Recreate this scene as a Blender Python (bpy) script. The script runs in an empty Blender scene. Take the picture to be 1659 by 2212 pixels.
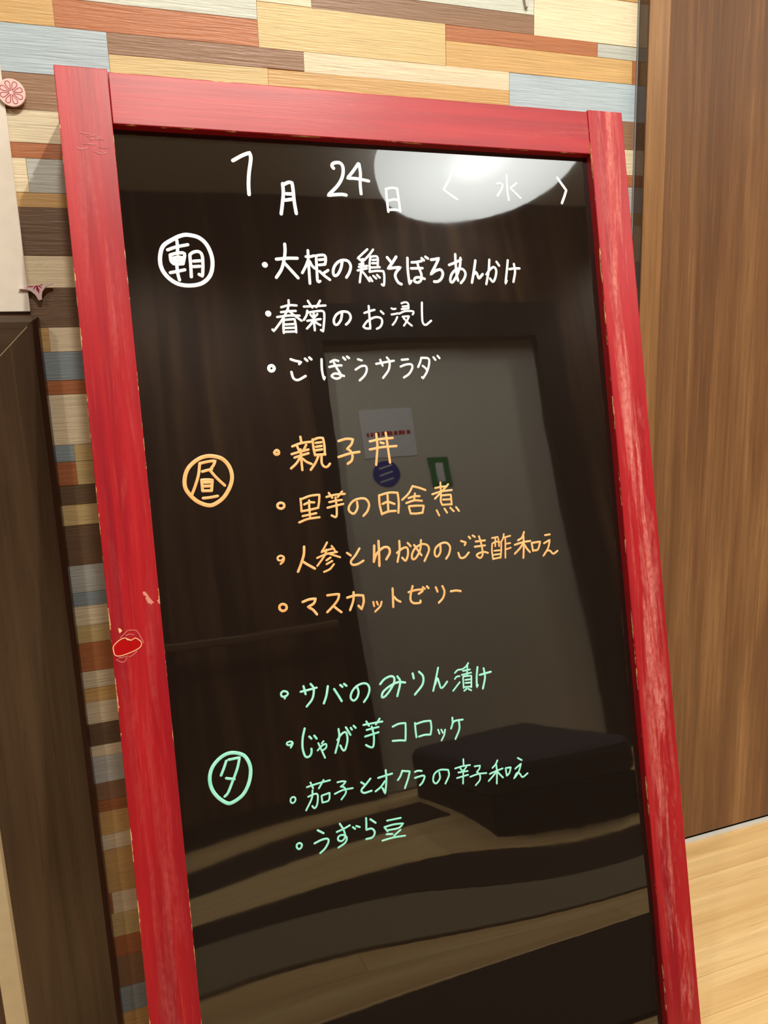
import bpy, bmesh, math, random
from mathutils import Vector, Matrix
from mathutils.geometry import tessellate_polygon
random.seed(7)
C = bpy.context.scene.collection
S = bpy.context.scene

# ------------------------------------------------------------------ camera, world, lights, exposure
IMG_W, IMG_H, FPX = 1659, 2212, 1606.6
YAW, PITCH, ROLL = 0.3203, 0.1997, 0.0333
EYE = Vector((0.0, 0.0, 0.825))
_f = Vector((math.sin(YAW)*math.cos(PITCH), math.cos(YAW)*math.cos(PITCH), -math.sin(PITCH)))
_r = Vector((math.cos(YAW), -math.sin(YAW), 0)); _d = _f.cross(_r)
CR = _r*math.cos(ROLL) + _d*math.sin(ROLL)
CD = -_r*math.sin(ROLL) + _d*math.cos(ROLL)
CF = _f
cam = bpy.data.objects.new('camera', bpy.data.cameras.new('camera')); C.objects.link(cam)
cam.matrix_world = Matrix(((CR.x, -CD.x, -CF.x, EYE.x), (CR.y, -CD.y, -CF.y, EYE.y), (CR.z, -CD.z, -CF.z, EYE.z), (0, 0, 0, 1)))
cam.data.sensor_fit = 'HORIZONTAL'; cam.data.sensor_width = 36; cam.data.lens = FPX*36/IMG_W
cam.data.clip_start = 0.01
S.camera = cam

S.view_settings.view_transform = 'Standard'; S.view_settings.look = 'None'
S.view_settings.gamma = 1; S.view_settings.use_curve_mapping = False
S.view_settings.exposure = 0.12
world = bpy.data.worlds.new('world'); S.world = world; world.use_nodes = True
world.node_tree.nodes['Background'].inputs[0].default_value = (1.0, 0.93, 0.82, 1)
world.node_tree.nodes['Background'].inputs[1].default_value = 0.4
CEIL = 2.29
KEY_AND_FILL_LIGHTS = [(0.535, -0.19, 72, 0.016, 150), (2.50, -0.80, 105, 0.05, 150), (-1.1, -0.6, 38, 0.06, 150), (3.7, -0.6, 20, 0.06, 150), (0.12, -0.46, 58, 0.06, 150)]  # first is the key downlight; the rest are added, unseen fill
PENDANT = (1.28, -0.75, 2.175)

# ------------------------------------------------------------------ helpers
def lin(c): return tuple((x/255/12.92 if x/255 <= 0.04045 else ((x/255+0.055)/1.055)**2.4) for x in c)
def ray(px, py): return CR*(px-IMG_W/2) + CD*(py-IMG_H/2) + CF*FPX
def at(px, py, Y):                       # point of the plane y = Y seen at that place of the photograph
    d = ray(px, py); return EYE + d*((Y-EYE.y)/d.y)
def setk(o, label=None, cat=None, group=None, kind=None):
    if label: o['label'] = label
    if cat: o['category'] = cat
    if group: o['group'] = group
    if kind: o['kind'] = kind
    return o
def obj(name, bm, m, parent=None, loc=(0, 0, 0), smooth=False, bevel=0):
    me = bpy.data.meshes.new(name)
    if isinstance(bm, bmesh.types.BMesh):
        bmesh.ops.recalc_face_normals(bm, faces=bm.faces[:]); bm.to_mesh(me); bm.free()
    else: me.from_pydata(*bm); me.validate(); me.update()
    o = bpy.data.objects.new(name, me); C.objects.link(o)
    for x in (m if isinstance(m, (list, tuple)) else [m]): me.materials.append(x)
    if smooth:
        for p in me.polygons: p.use_smooth = True
    o.location = loc
    if parent: o.parent = parent
    if bevel:
        b = o.modifiers.new('bevel', 'BEVEL'); b.width = bevel; b.segments = 3; b.limit_method = 'ANGLE'
    return o
def empty(name, loc=(0, 0, 0), rot=(0, 0, 0), **k):
    o = bpy.data.objects.new(name, None); C.objects.link(o); o.location = loc; o.rotation_euler = rot
    o.empty_display_size = 0.05
    return setk(o, **k)
def bx(bm, x0, x1, y0, y1, z0, z1):
    v = [bm.verts.new(p) for p in ((x0,y0,z0),(x1,y0,z0),(x1,y1,z0),(x0,y1,z0),(x0,y0,z1),(x1,y0,z1),(x1,y1,z1),(x0,y1,z1))]
    for f in ((0,1,2,3),(4,5,6,7),(0,1,5,4),(1,2,6,5),(2,3,7,6),(3,0,4,7)): bm.faces.new([v[i] for i in f])
    return bm
def box(*a): return bx(bmesh.new(), *a)
def prism(pts, axis_vec):                # closed polygon (3-D points) extruded by a vector
    n = len(pts); a = [Vector(p) for p in pts]; vs = a + [p+axis_vec for p in a]
    tris = tessellate_polygon([a]); fs = [tuple(t) for t in tris] + [tuple(n+i for i in t) for t in tris]
    fs += [(i, (i+1) % n, n+(i+1) % n, n+i) for i in range(n)]
    bm = bmesh.new(); bv = [bm.verts.new(v) for v in vs]
    for f in fs: bm.faces.new([bv[i] for i in f])
    return bm
def cyl(bm, c, r, h, n=40, r2=None):
    r2 = r if r2 is None else r2
    lo = [bm.verts.new((c[0]+r*math.cos(2*math.pi*i/n), c[1]+r*math.sin(2*math.pi*i/n), c[2])) for i in range(n)]
    hi = [bm.verts.new((c[0]+r2*math.cos(2*math.pi*i/n), c[1]+r2*math.sin(2*math.pi*i/n), c[2]+h)) for i in range(n)]
    for i in range(n): bm.faces.new((lo[i], lo[(i+1) % n], hi[(i+1) % n], hi[i]))
    bm.faces.new(lo); bm.faces.new(hi); return bm

class NT:
    def __init__(s, name):
        s.m = bpy.data.materials.new(name); s.m.use_nodes = True; s.t = s.m.node_tree
        s.b = s.t.nodes['Principled BSDF']
    def n(s, typ, **k):
        x = s.t.nodes.new(typ)
        for a, v in k.items():
            if a.startswith('i_'): x.inputs[a[2:].replace('_', ' ')].default_value = v
            else: setattr(x, a, v)
        return x
    def l(s, a, b): s.t.links.new(a, b)
    def coords(s, scale, kind='Object', rnd=True):
        tc = s.n('ShaderNodeTexCoord'); mp = s.n('ShaderNodeMapping'); mp.inputs['Scale'].default_value = scale
        s.l(tc.outputs[kind], mp.inputs[0])
        if rnd:
            oi = s.n('ShaderNodeObjectInfo'); mu = s.n('ShaderNodeMath', operation='MULTIPLY'); mu.inputs[1].default_value = 31.7
            s.l(oi.outputs['Random'], mu.inputs[0]); cx = s.n('ShaderNodeCombineXYZ')
            for i in range(3): s.l(mu.outputs[0], cx.inputs[i])
            s.l(cx.outputs[0], mp.inputs['Location'])
        return mp.outputs[0]
    def noise(s, vec, scale=1, detail=4, rough=0.6, dist=0.0):
        x = s.n('ShaderNodeTexNoise'); x.inputs['Scale'].default_value = scale; x.inputs['Detail'].default_value = detail
        x.inputs['Roughness'].default_value = rough; x.inputs['Distortion'].default_value = dist
        s.l(vec, x.inputs['Vector']); return x.outputs['Fac']
    def ramp(s, fac, stops):
        x = s.n('ShaderNodeValToRGB'); e = x.color_ramp.elements
        while len(e) < len(stops): e.new(0.5)
        for i, (p, c) in enumerate(stops):
            e[i].position = p; e[i].color = (*(c if isinstance(c, tuple) else (c, c, c)), 1)
        s.l(fac, x.inputs[0]); return x.outputs[0]
    def mix(s, fac, a, b, typ='MIX'):
        x = s.n('ShaderNodeMix', data_type='RGBA', blend_type=typ)
        for k, v in ((0, fac), (6, a), (7, b)):
            if hasattr(v, 'links'): s.l(v, x.inputs[k])
            else: x.inputs[k].default_value = v if k == 0 else (*v, 1)
        return x.outputs[2]
    def math(s, op, a, b=None, clamp=False):
        x = s.n('ShaderNodeMath', operation=op); x.use_clamp = clamp
        for i, v in enumerate((a, b)):
            if v is None: continue
            if hasattr(v, 'links'): s.l(v, x.inputs[i])
            else: x.inputs[i].default_value = v
        return x.outputs[0]
    def bump(s, h, strength, dist=0.001):
        x = s.n('ShaderNodeBump'); x.inputs['Strength'].default_value = strength; x.inputs['Distance'].default_value = dist
        s.l(h, x.inputs['Height']); s.l(x.outputs[0], s.b.inputs['Normal'])
    def fin(s, col=None, rough=0.5, spec=0.5, ior=None):
        if col is not None:
            if hasattr(col, 'links'): s.l(col, s.b.inputs['Base Color'])
            else: s.b.inputs['Base Color'].default_value = (*col, 1)
        if hasattr(rough, 'links'): s.l(rough, s.b.inputs['Roughness'])
        else: s.b.inputs['Roughness'].default_value = rough
        s.b.inputs['Specular IOR Level'].default_value = spec
        if ior: s.b.inputs['IOR'].default_value = ior
        return s.m
def sub(c, k): return tuple(max(0, x*k) for x in c)

def mat_plain(name, rgb, rough=0.5, spec=0.4):
    t = NT(name); v = t.noise(t.coords((60, 60, 60)), 1, 3); c = lin(rgb)
    return t.fin(t.ramp(v, [(0.2, sub(c, .93)), (0.8, sub(c, 1.05))]), rough, spec)

def mat_plank(name, rgb, knots=0.5):
    """printed, embossed wallpaper plank; grain runs along X"""
    t = NT(name); c = lin(rgb)
    fine = t.noise(t.coords((16, 1, 700)), 1, 5, .75, .3)
    broad = t.noise(t.coords((3, 1, 60)), 1, 3, .6)
    specks = t.noise(t.coords((45, 1, 330)), 1, 4, .7, .4)
    a = t.ramp(fine, [(0.30, sub(c, .74)), (0.5, c), (0.72, sub(c, 1.16))])
    b = t.mix(t.ramp(broad, [(0.35, 0.0), (0.7, 1.0)]), a, t.mix(0.55, a, sub(c, .82)))
    k = t.ramp(specks, [(0.64, 0.0), (0.72, knots)])
    b = t.mix(k, b, sub(lin((150, 135, 105)), .8) if sum(rgb) > 420 else sub(c, .5))
    oi = t.n('ShaderNodeObjectInfo'); g = t.math('MULTIPLY_ADD', oi.outputs['Random'], 0.16); g.node.inputs[2].default_value = 0.92
    b = t.mix(1.0, b, (1, 1, 1), 'MULTIPLY'); x = b.node
    cx = t.n('ShaderNodeCombineColor'); [t.l(g, cx.inputs[i]) for i in range(3)]; t.l(cx.outputs[0], x.inputs[7])
    emb = t.noise(t.coords((22, 1, 520)), 1, 3, .6, .25)
    t.bump(emb, 0.55, 0.0012)
    return t.fin(b, 0.42, 0.45)

def mat_wood(name, dark, mid, light, axis='Z', scale=1.0, rough=0.4, spec=0.4, bump=0.12, dist=.6, rnd=True):
    """wood veneer, grain along the given axis"""
    t = NT(name)
    def sc(a, b): v = [b*scale]*3; v['XYZ'.index(axis)] = a*scale; return tuple(v)
    broad = t.noise(t.coords(sc(.7, 11), rnd=rnd), 1, 4, .55, dist)
    fine = t.noise(t.coords(sc(3.0, 130), rnd=rnd), 1, 5, .7, .3)
    pores = t.noise(t.coords(sc(14, 420), rnd=rnd), 1, 3, .7)
    a = t.ramp(broad, [(0.3, lin(dark)), (0.5, lin(mid)), (0.7, lin(light))])
    b = t.mix(t.ramp(fine, [(0.3, 0.55), (0.62, 0.0)]), a, sub(lin(dark), .95))
    b = t.mix(t.ramp(fine, [(0.58, 0.0), (0.78, 0.5)]), b, lin(light))
    b = t.mix(t.ramp(pores, [(0.28, 0.4), (0.42, 0.0)]), b, sub(lin(dark), .6))
    t.bump(pores, bump, 0.0006)
    return t.fin(b, rough, spec)

def mat_red(name, w, L, axis, scuff=0.5, wear=1.0, lo=1.0):
    """red painted timber, worn through to bare wood along its edges; local x 0..w, z 0..L"""
    t = NT(name); red = lin((166, 24, 34)); deep = lin((142, 18, 32)); bare = lin((236, 190, 128))
    long_, cross = ('Z', 'X') if axis == 'Z' else ('X', 'Z')
    def sc(a, b): v = [b]*3; v['XYZ'.index(long_)] = a; return tuple(v)
    streak = t.noise(t.coords(sc(2.5, 55)), 1, 4, .6, .4)
    col = t.ramp(streak, [(0.32, deep), (0.52, red), (0.72, lin((180, 34, 40)))])
    fine = t.noise(t.coords(sc(14, 420)), 1, 4, .7)
    col = t.mix(t.ramp(fine, [(0.56, 0.0), (0.8, 0.28)]), col, lin((214, 92, 84)))
    tc = t.n('ShaderNodeTexCoord'); sp = t.n('ShaderNodeSeparateXYZ'); t.l(tc.outputs['Object'], sp.inputs[0])
    cr = sp.outputs[cross]
    d1 = t.math('MINIMUM', t.math('MULTIPLY', cr, lo), t.math('SUBTRACT', w, cr))
    lg = sp.outputs[long_]; d2 = t.math('MINIMUM', lg, t.math('SUBTRACT', L, lg))
    dd = t.math('MINIMUM', d1, t.math('ADD', d2, .0003))
    dd = t.math('MAXIMUM', dd, t.math('MULTIPLY', t.math('MAXIMUM', t.math('SUBTRACT', sp.outputs['Y'], .002), 0.0), 1.0))
    n1 = t.noise(t.coords(sc(26, 90)), 1, 4, .75)
    thr = t.math('MULTIPLY', t.math('SUBTRACT', n1, 0.53), .0075*wear)
    worn = t.math('MULTIPLY', t.math('SUBTRACT', thr, dd), 6000.0, True)
    # chalky rub marks down the middle
    n2 = t.noise(t.coords(sc(5, 60)), 1, 5, .75, .6); n3 = t.noise(t.coords(sc(130, 260)), 1, 3, .6)
    mid = t.ramp(t.math('DIVIDE', cr, w), [(0.06, 0.0), (0.36, 1.0), (0.68, 1.0), (0.95, 0.0)])
    m = t.math('MULTIPLY', t.ramp(n2, [(0.47, 0.0), (0.63, 1.0)]), mid)
    m = t.math('MULTIPLY', m, t.ramp(n3, [(0.3, 0.25), (0.65, 1.0)])); m = t.math('MULTIPLY', m, scuff)
    col = t.mix(m, col, lin((214, 128, 118)))
    col = t.mix(worn, col, bare)
    rg = t.math('ADD', 0.36, t.math('MULTIPLY', m, 0.3))
    t.bump(fine, 0.10, 0.0006)
    return t.fin(col, rg, 0.38)

# ------------------------------------------------------------------ the setting
WALL_Y, JAMB_Y, DOOR_Y, OPP_Y = 0.870, 0.848, 0.920, -1.15
X0, X1 = -3.2, 4.6
H = EYE.z
plaster = mat_plain('warm_plaster', (226, 218, 200), .8, .2)
white_ceil = mat_plain('ceiling_white', (235, 230, 220), .85, .2)
K = {
 'cream': mat_plank('plank_cream', (228, 214, 180), .35), 'white': mat_plank('plank_white', (205, 210, 196), .3),
 'tan': mat_plank('plank_tan', (206, 168, 108), .3), 'yellow': mat_plank('plank_yellow', (208, 184, 128), .3),
 'orange': mat_plank('plank_orange', (176, 110, 68), .35), 'blue': mat_plank('plank_blue', (172, 190, 198), .2),
 'grey': mat_plank('plank_grey', (188, 192, 184), .3), 'brown': mat_plank('plank_brown', (146, 112, 84), .3),
 'dark': mat_plank('plank_dark', (112, 88, 66), .3), 'steel': mat_plank('plank_steel', (146, 162, 168), .2)}
JX = 0.6443                                   # where the planked wall meets the door casing
wall = setk(obj('wall_back', box(X0, JX, WALL_Y+0.0006, WALL_Y+0.12, 0, CEIL), K['tan']), kind='structure')
def plank(x0, x1, z0, z1, key):
    g = 0.00025
    return obj('plank', box(x0+g, x1-g, WALL_Y-random.uniform(.0002, .0006), WALL_Y+.0006, z0+g, z1-g), K[key], wall)
def wz(z): return H + z*1.01163                # heights measured from the photograph, relative to the eye
def wx(x): return x*1.01163
names = list(K)
def fill(x0, x1, z0, z1, avoid):
    x = x0; last = avoid
    while x < x1-1e-4:
        e = min(x1, x+random.uniform(.16, .42))
        if x1-e < .05: e = x1
        k = random.choice([n for n in names if n != last]); last = k
        plank(x, e, z0, z1, k); x = e
# left column, from the ceiling of the picture down: (top, bottom, colour[, split x, colour to the right])
col_l = [(.2860, .2528, 'brown'), (.2528, .2227, 'cream'), (.2227, .2085, 'orange'), (.2085, .1764, 'cream', -.0755, 'grey'),
 (.1764, .1625, 'tan'), (.1625, .1163, 'dark'), (.1163, .0850, 'cream'), (.0850, .0457, 'dark'), (.0457, .0208, 'tan', -.0735, 'cream'),
 (.0208, -.0085, 'steel'), (-.0085, -.0232, 'orange'), (-.0232, -.0763, 'cream'), (-.0763, -.0944, 'steel', -.0620, 'yellow'),
 (-.0944, -.1201, 'orange', -.0620, 'yellow'), (-.1201, -.1415, 'dark'), (-.1415, -.1641, 'yellow'), (-.1641, -.2091, 'dark'),
 (-.2091, -.2405, 'grey'), (-.2405, -.2561, 'steel'), (-.2561, -.2789, 'cream'), (-.2789, -.2997, 'yellow'), (-.2997, -.3335, 'orange'),
 (-.3335, -.3540, 'cream'), (-.3540, -.3709, 'tan'), (-.3709, -.3978, 'cream'), (-.3978, -.4251, 'dark'), (-.4251, -.4391, 'cream'),
 (-.4391, -.4728, 'grey'), (-.4728, -.4950, 'brown'), (-.4950, -.5101, 'orange'), (-.5101, -.5400, 'tan'), (-.5400, -.5604, 'cream'),
 (-.5604, -.6187, 'tan'), (-.6187, -.6475, 'orange', -.0775, 'cream'), (-.6475, -.6799, 'yellow'), (-.6799, -.7081, 'orange'),
 (-.7081, -.7521, 'brown'), (-.7521, -.7880, 'steel'), (-.7880, -.8155, 'tan')]
right_cols = {0: 'brown', 1: 'cream', 2: 'orange', 3: 'grey', 4: 'tan', 5: 'cream'}
for i, row in enumerate(col_l):
    z1, z0, k = wz(row[0]), wz(row[1]), row[2]
    xs = random.uniform(.10, .3)
    xl = -.24-random.uniform(0, .12)
    fill(-.9, xl, z0, z1, k)
    if len(row) > 3:
        plank(xl, wx(row[3]), z0, z1, k); plank(wx(row[3]), xs, z0, z1, row[4]); last = row[4]
    else: plank(xl, xs, z0, z1, k); last = k
    if i in right_cols:
        xe = .5+random.uniform(-.05, .06); fill(xs, xe, z0, z1, last); plank(xe, JX, z0, z1, right_cols[i])
    else: fill(xs, JX, z0, z1, last)
# the rows over the board
T = [(-.35, -.0352, .3729, .3292, 'tan'), (-.0352, .1634, .3552, .3292, 'orange'), (-.0352, .1634, .3880, .3552, 'white'),
 (.1634, .3778, .3729, .3290, 'yellow'), (.1634, .2227, .3924, .3729, 'cream'), (.2227, .4912, .3924, .3718, 'brown'),
 (.2227, .4912, .4210, .3924, 'white'), (.3778, .5787, .3718, .3554, 'orange'), (.3778, .6300, .3554, .3286, 'tan'),
 (.5787, .6370, .3706, .3554, 'grey'), (.6300, .6370, .3554, .3283, 'orange'), (.4912, .6370, .4205, .3712, 'cream'),
 (-.40, .0117, .3292, .2860, 'blue'), (.0117, .2111, .3292, .3096, 'brown'), (.2111, .4587, .3290, .3088, 'cream'),
 (.0117, .1714, .3096, .2860, 'yellow'), (.1714, .4587, .3093, .2855, 'tan'), (.4587, .6370, .3285, .2851, 'blue'),
 (-.35, -.0352, .3880, .3729, 'cream'), (.4912, .6370, .4600, .4210, 'tan'), (-.10, .2227, .4210, .3924, 'tan'),
 (-.35, .4912, .4600, .4210, 'cream')]
for x0, x1, z1, z0, k in T: plank(wx(x0), wx(x1) if x1 < .637 else JX, wz(z0), wz(z1), k)
# everything above the frame: too far outside the photograph to tell apart, one part
bm = bmesh.new(); z = wz(.46)
while z < CEIL-.01:
    z2 = min(CEIL, z+random.uniform(.014, .05)); x = -.9
    while x < JX:
        x2 = min(JX, x+random.uniform(.2, .5)); n0 = len(bm.faces)
        bx(bm, x+.0003, x2-.0003, WALL_Y-.0005, WALL_Y+.0006, z+.0003, z2-.0003); mi = random.randrange(len(names))
        bm.faces.ensure_lookup_table()
        for f in bm.faces[n0:]: f.material_index = mi
        x = x2
    z = z2
setk(obj('plank', bm, [K[n] for n in names], wall), kind='stuff')

walnut = mat_wood('walnut_veneer', (86, 58, 38), (120, 84, 54), (154, 114, 74), 'Z', 1.5, .4, .35, rnd=False)
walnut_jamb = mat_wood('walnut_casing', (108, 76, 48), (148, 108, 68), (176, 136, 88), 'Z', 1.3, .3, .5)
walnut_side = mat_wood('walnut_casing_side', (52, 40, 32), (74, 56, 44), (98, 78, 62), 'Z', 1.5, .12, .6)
ledge = mat_plain('grey_edging', (150, 155, 158), .3, .5)
alu = mat_plain('brushed_aluminium', (216, 214, 206), .3, .6)
black = mat_plain('black_gap', (24, 20, 18), .8, .1)
casing = setk(obj('trim_1', box(JX, .6755, JAMB_Y, WALL_Y+.1, 0, CEIL), walnut_jamb, bevel=.0012), kind='structure')
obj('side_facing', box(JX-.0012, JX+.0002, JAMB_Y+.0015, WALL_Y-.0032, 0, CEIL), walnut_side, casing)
obj('edge_strip', box(JX-.0022, JX+.0002, WALL_Y-.0032, WALL_Y+.0004, 0, CEIL), ledge, casing)
setk(obj('door_1', box(.6765, 1.75, DOOR_Y, DOOR_Y+.04, .009, 2.2), walnut, bevel=.001), kind='structure')
setk(obj('wall_right', box(.6755, X1, DOOR_Y+.055, DOOR_Y+.16, 0, CEIL), walnut_jamb), kind='structure')
setk(obj('wall_upper', box(.6755, 1.75, DOOR_Y-.02, DOOR_Y+.05, 2.21, CEIL), plaster), kind='structure')
setk(obj('trim_2', box(.6765, 1.75, DOOR_Y-.004, DOOR_Y+.0035, -.001, .0035), alu), kind='structure')
obj_gap = setk(obj('trim_3', box(.6765, 1.75, DOOR_Y+.0035, DOOR_Y+.055, -.001, .002), black), kind='structure')
# floor with its boards
floor_m = mat_wood('pale_oak_floor', (206, 168, 112), (230, 196, 138), (246, 220, 166), 'X', .8, .38, .45, .08, 1.4)
floor_under = mat_plain('floor_joint', (150, 108, 62), .7, .2)
floor = setk(obj('floor', box(X0, X1, OPP_Y-1.6, 1.1, -.12, -.004), floor_under), kind='structure')
y = 1.06; rows = 0
ys = [1.02, .97, .916, .842, .683, .6305, .555]
while ys[-1] > -.2: ys.append(ys[-1]-.075)
for i in range(len(ys)-1):
    x = -.9-random.uniform(0, .4)
    while x < 2.4:
        x2 = x+random.uniform(1.3, 1.9); g = .0003
        obj('floor_board', box(x+g, x2-g, ys[i+1]+g, ys[i]-g, -.004, 0), floor_m, floor); x = x2
setk(obj('floor_board', box(X0, X1, OPP_Y-1.6, ys[-1]-.0003, -.004, 0), floor_m, floor), kind='stuff')
setk(obj('ceiling', box(X0, X1, OPP_Y-.3, 1.1, CEIL, CEIL+.1), white_ceil), kind='structure')
# the far side of the corridor (seen mirrored in the board)
dwood = mat_wood('dark_striped_veneer', (62, 42, 28), (82, 56, 38), (128, 94, 64), 'Z', 1.8, .45, .3, .1, .2, rnd=False)
opp = setk(obj('wall_front', box(X0, .64, OPP_Y-.12, OPP_Y, 0, CEIL), dwood), kind='structure')
obj('wall_section', box(1.73, X1, OPP_Y-.12, OPP_Y, 0, CEIL), dwood, opp)
obj('wall_section', box(.64, 1.73, OPP_Y-.12, OPP_Y, 1.82, CEIL), dwood, opp)
frame_dark = mat_wood('dark_door_frame', (34, 24, 17), (44, 32, 24), (60, 46, 34), 'Z', 1.2, .4, .3)
bm = bmesh.new(); bx(bm, .635, .70, OPP_Y-.08, OPP_Y+.01, 0, 1.68); bx(bm, 1.62, 1.74, OPP_Y-.08, OPP_Y+.01, 0, 1.68); bx(bm, .635, 1.74, OPP_Y-.08, OPP_Y+.01, 1.68, 1.83)
setk(obj('trim_4', bm, frame_dark), kind='structure')
leaf = setk(obj('door_2', box(.70, 1.62, OPP_Y-.08, OPP_Y-.04, .01, 1.68), mat_plain('grey_beige_door', (200, 198, 186), .5, .3)), kind='structure')
for nm, x in (('wall_left', X0), ('wall_end', X1)):
    setk(obj(nm, box(x-.1, x, OPP_Y-.2, 1.1, 0, CEIL), plaster), kind='structure')
setk(obj('baseboard_front', box(X0, .63, OPP_Y, OPP_Y+.012, 0, .06), frame_dark), kind='structure')

# ------------------------------------------------------------------ strokes: a rounded marker ribbon on a plane
def spline(P, closed=False, step=0.0012):
    """P: 2-D points, a third value True marks a corner; Catmull-Rom between corners"""
    out = []; segs = []; cur = [P[0]]
    for p in P[1:]:
        cur.append(p)
        if len(p) > 2: segs.append(cur); cur = [p]
    if len(cur) > 1: segs.append(cur)
    for s in segs:
        q = [Vector(a[:2]) for a in s]
        if closed and (q[0]-q[-1]).length < 1e-6: q = [q[-2]]+q+[q[1]]
        else: q = [q[0]*2-q[1]]+q+[q[-1]*2-q[-2]]
        for i in range(1, len(q)-2):
            n = max(2, int((q[i+1]-q[i]).length/step))
            for k in range(n):
                t = k/n; a, b, c, d = q[i-1:i+3]
                p = 0.5*((2*b)+(c-a)*t+(2*a-5*b+4*c-d)*t*t+(3*b-a-3*c+d)*t**3)
                if not out or (p-out[-1]).length > 1e-5: out.append(p)
        out.append(q[-2])
    return out
def ribbon(V, F, pts, w, h, z0, lift=None):
    """append a domed ribbon of width w along 2-D points; local (x, depth, z) with -depth towards the viewer"""
    n = len(pts); base = len(V); r = w/2; prof = [(-1, 0), (-.8, .75), (0, 1), (.8, .75), (1, 0)]
    def put(p, hh):
        V.append((p.x, z0(p)-hh, p.y))
    T_ = []
    for i in range(n):
        d = (pts[min(i+1, n-1)]-pts[max(i-1, 0)]); T_.append(d.normalized() if d.length > 1e-9 else Vector((1, 0)))
    rows = [(pts[0]-T_[0]*r*k, T_[0], math.sqrt(max(0, 1-k*k))) for k in (.985, .85, .5)]
    rows += [(pts[i], T_[i], 1) for i in range(n)]
    rows += [(pts[-1]+T_[-1]*r*k, T_[-1], math.sqrt(max(0, 1-k*k))) for k in (.5, .85, .985)]
    for p, t, s in rows:
        nn = Vector((-t.y, t.x))
        for a, b in prof: put(p+nn*r*a*max(s, .12), h*b*(.4+.6*s))
    m = 5
    for i in range(len(rows)-1):
        for k in range(m-1):
            a = base+i*m+k; F.append((a, a+1, a+m+1, a+m))

# ------------------------------------------------------------------ the red A-frame menu board
LEAN = math.radians(11.0); TOPL = EYE+Vector((-.0372, .785, .27))
UPV = Vector((0, math.sin(LEAN), math.cos(LEAN))); INV = Vector((0, math.cos(LEAN), -math.sin(LEAN)))
BW, SW, LEN, TH, REC = 0.600, 0.0455, TOPL.z/math.cos(LEAN), 0.021, 0.0105
board = empty('menu_board', TOPL-UPV*LEN, (-LEAN, 0, 0),
    label='large red-framed black gloss menu board with handwritten Japanese menu, leaning before the plank wall', cat='menu board')
def on_board(px, py, dep=0.0):
    d = ray(px, py); n = INV; P0 = TOPL+INV*dep
    q = EYE+d*(((P0-EYE).dot(n))/d.dot(n))-(TOPL-UPV*LEN)
    return Vector((q.x, q.dot(UPV)))
stile_l = obj('stile', box(0, SW, 0, TH, 0, LEN), mat_red('red_paint_left_stile', SW, LEN, 'Z', .22, 1.0, .62), board, (0, 0, 0), bevel=.0008)
stile_r = obj('stile', box(0, SW, 0, TH, 0, LEN), mat_red('red_paint_right_stile', SW, LEN, 'Z', 1.0, .8), board, (BW-SW, 0, 0), bevel=.0012)
RAIL = (on_board(245, 262)-on_board(240, 150)).y
RH = abs(RAIL)
stile_r['label'] = 'right red upright with chalky rubbed streaks'
stile_l['label'] = 'left red upright with a heart-shaped paint scar'
obj('top_rail', box(0, BW-2*SW-.0006, 0, TH-.001, 0, RH), mat_red('red_paint_top_rail', RH, BW-2*SW, 'X', .15, .9), board, (SW+.0003, .0006, LEN-RH-.0022), bevel=.0009)
obj('bottom_rail', box(0, BW-2*SW-.0006, 0, TH-.001, 0, .045), mat_red('red_paint_bottom_rail', .045, BW-2*SW, 'X', .15, .9), board, (SW+.0003, .0006, .006), bevel=.0009)
# glossy writing panel, slightly buckled towards its foot
def smooth(a, b, x):
    t = min(1, max(0, (x-a)/(b-a))); return t*t*(3-2*t)
def warp(x, z):
    v = LEN-z; k = smooth(.64, .86, v)
    e = min(1, (x-.03)/.05)
    w = k*(.00040*math.sin(2*math.pi*(v/.30+x*.9)+1.2)+.00022*math.sin(2*math.pi*(v/.17-x*1.2)+.6))
    w += k*.0011*math.cos(2*math.pi*(x-.22)/.62)*math.sin((v-.72)*7.5)
    w += .00006*math.sin(2*math.pi*(x/.21+v*1.7))*(1-k)
    return w
def zpanel(p): return REC+warp(p.x, p.y)
gloss = NT('gloss_black_panel')
sm = gloss.noise(gloss.coords((6, 6, 3)), 1, 5, .65)
gloss.b.inputs['Base Color'].default_value = (*lin((27, 21, 17)), 1)
gloss.bump(gloss.noise(gloss.coords((25, 25, 12)), 1, 2, .5), 0.06, .0008)
gloss.fin(None, gloss.ramp(sm, [(0.35, .012), (0.75, .05)]), .5, 1.78)
nx, nz = 90, 190; xa, xb, za, zb = SW-.004, BW-SW+.004, .040, LEN-RH+.003
V = []; F = []
for j in range(nz+1):
    for i in range(nx+1):
        x = xa+(xb-xa)*i/nx; zz = za+(zb-za)*j/nz; V.append((x, REC+warp(x, zz), zz))
for j in range(nz):
    for i in range(nx):
        a = j*(nx+1)+i; F.append((a, a+1, a+nx+2, a+nx+1))
panel = obj('writing_panel', (V, [], F), gloss.m, board, smooth=True)
obj('backing_sheet', box(xa+.006, xb-.006, REC+.0045, TH-.003, za+.006, zb-.006), mat_plain('hardboard', (120, 92, 62), .8, .2), board)
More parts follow.
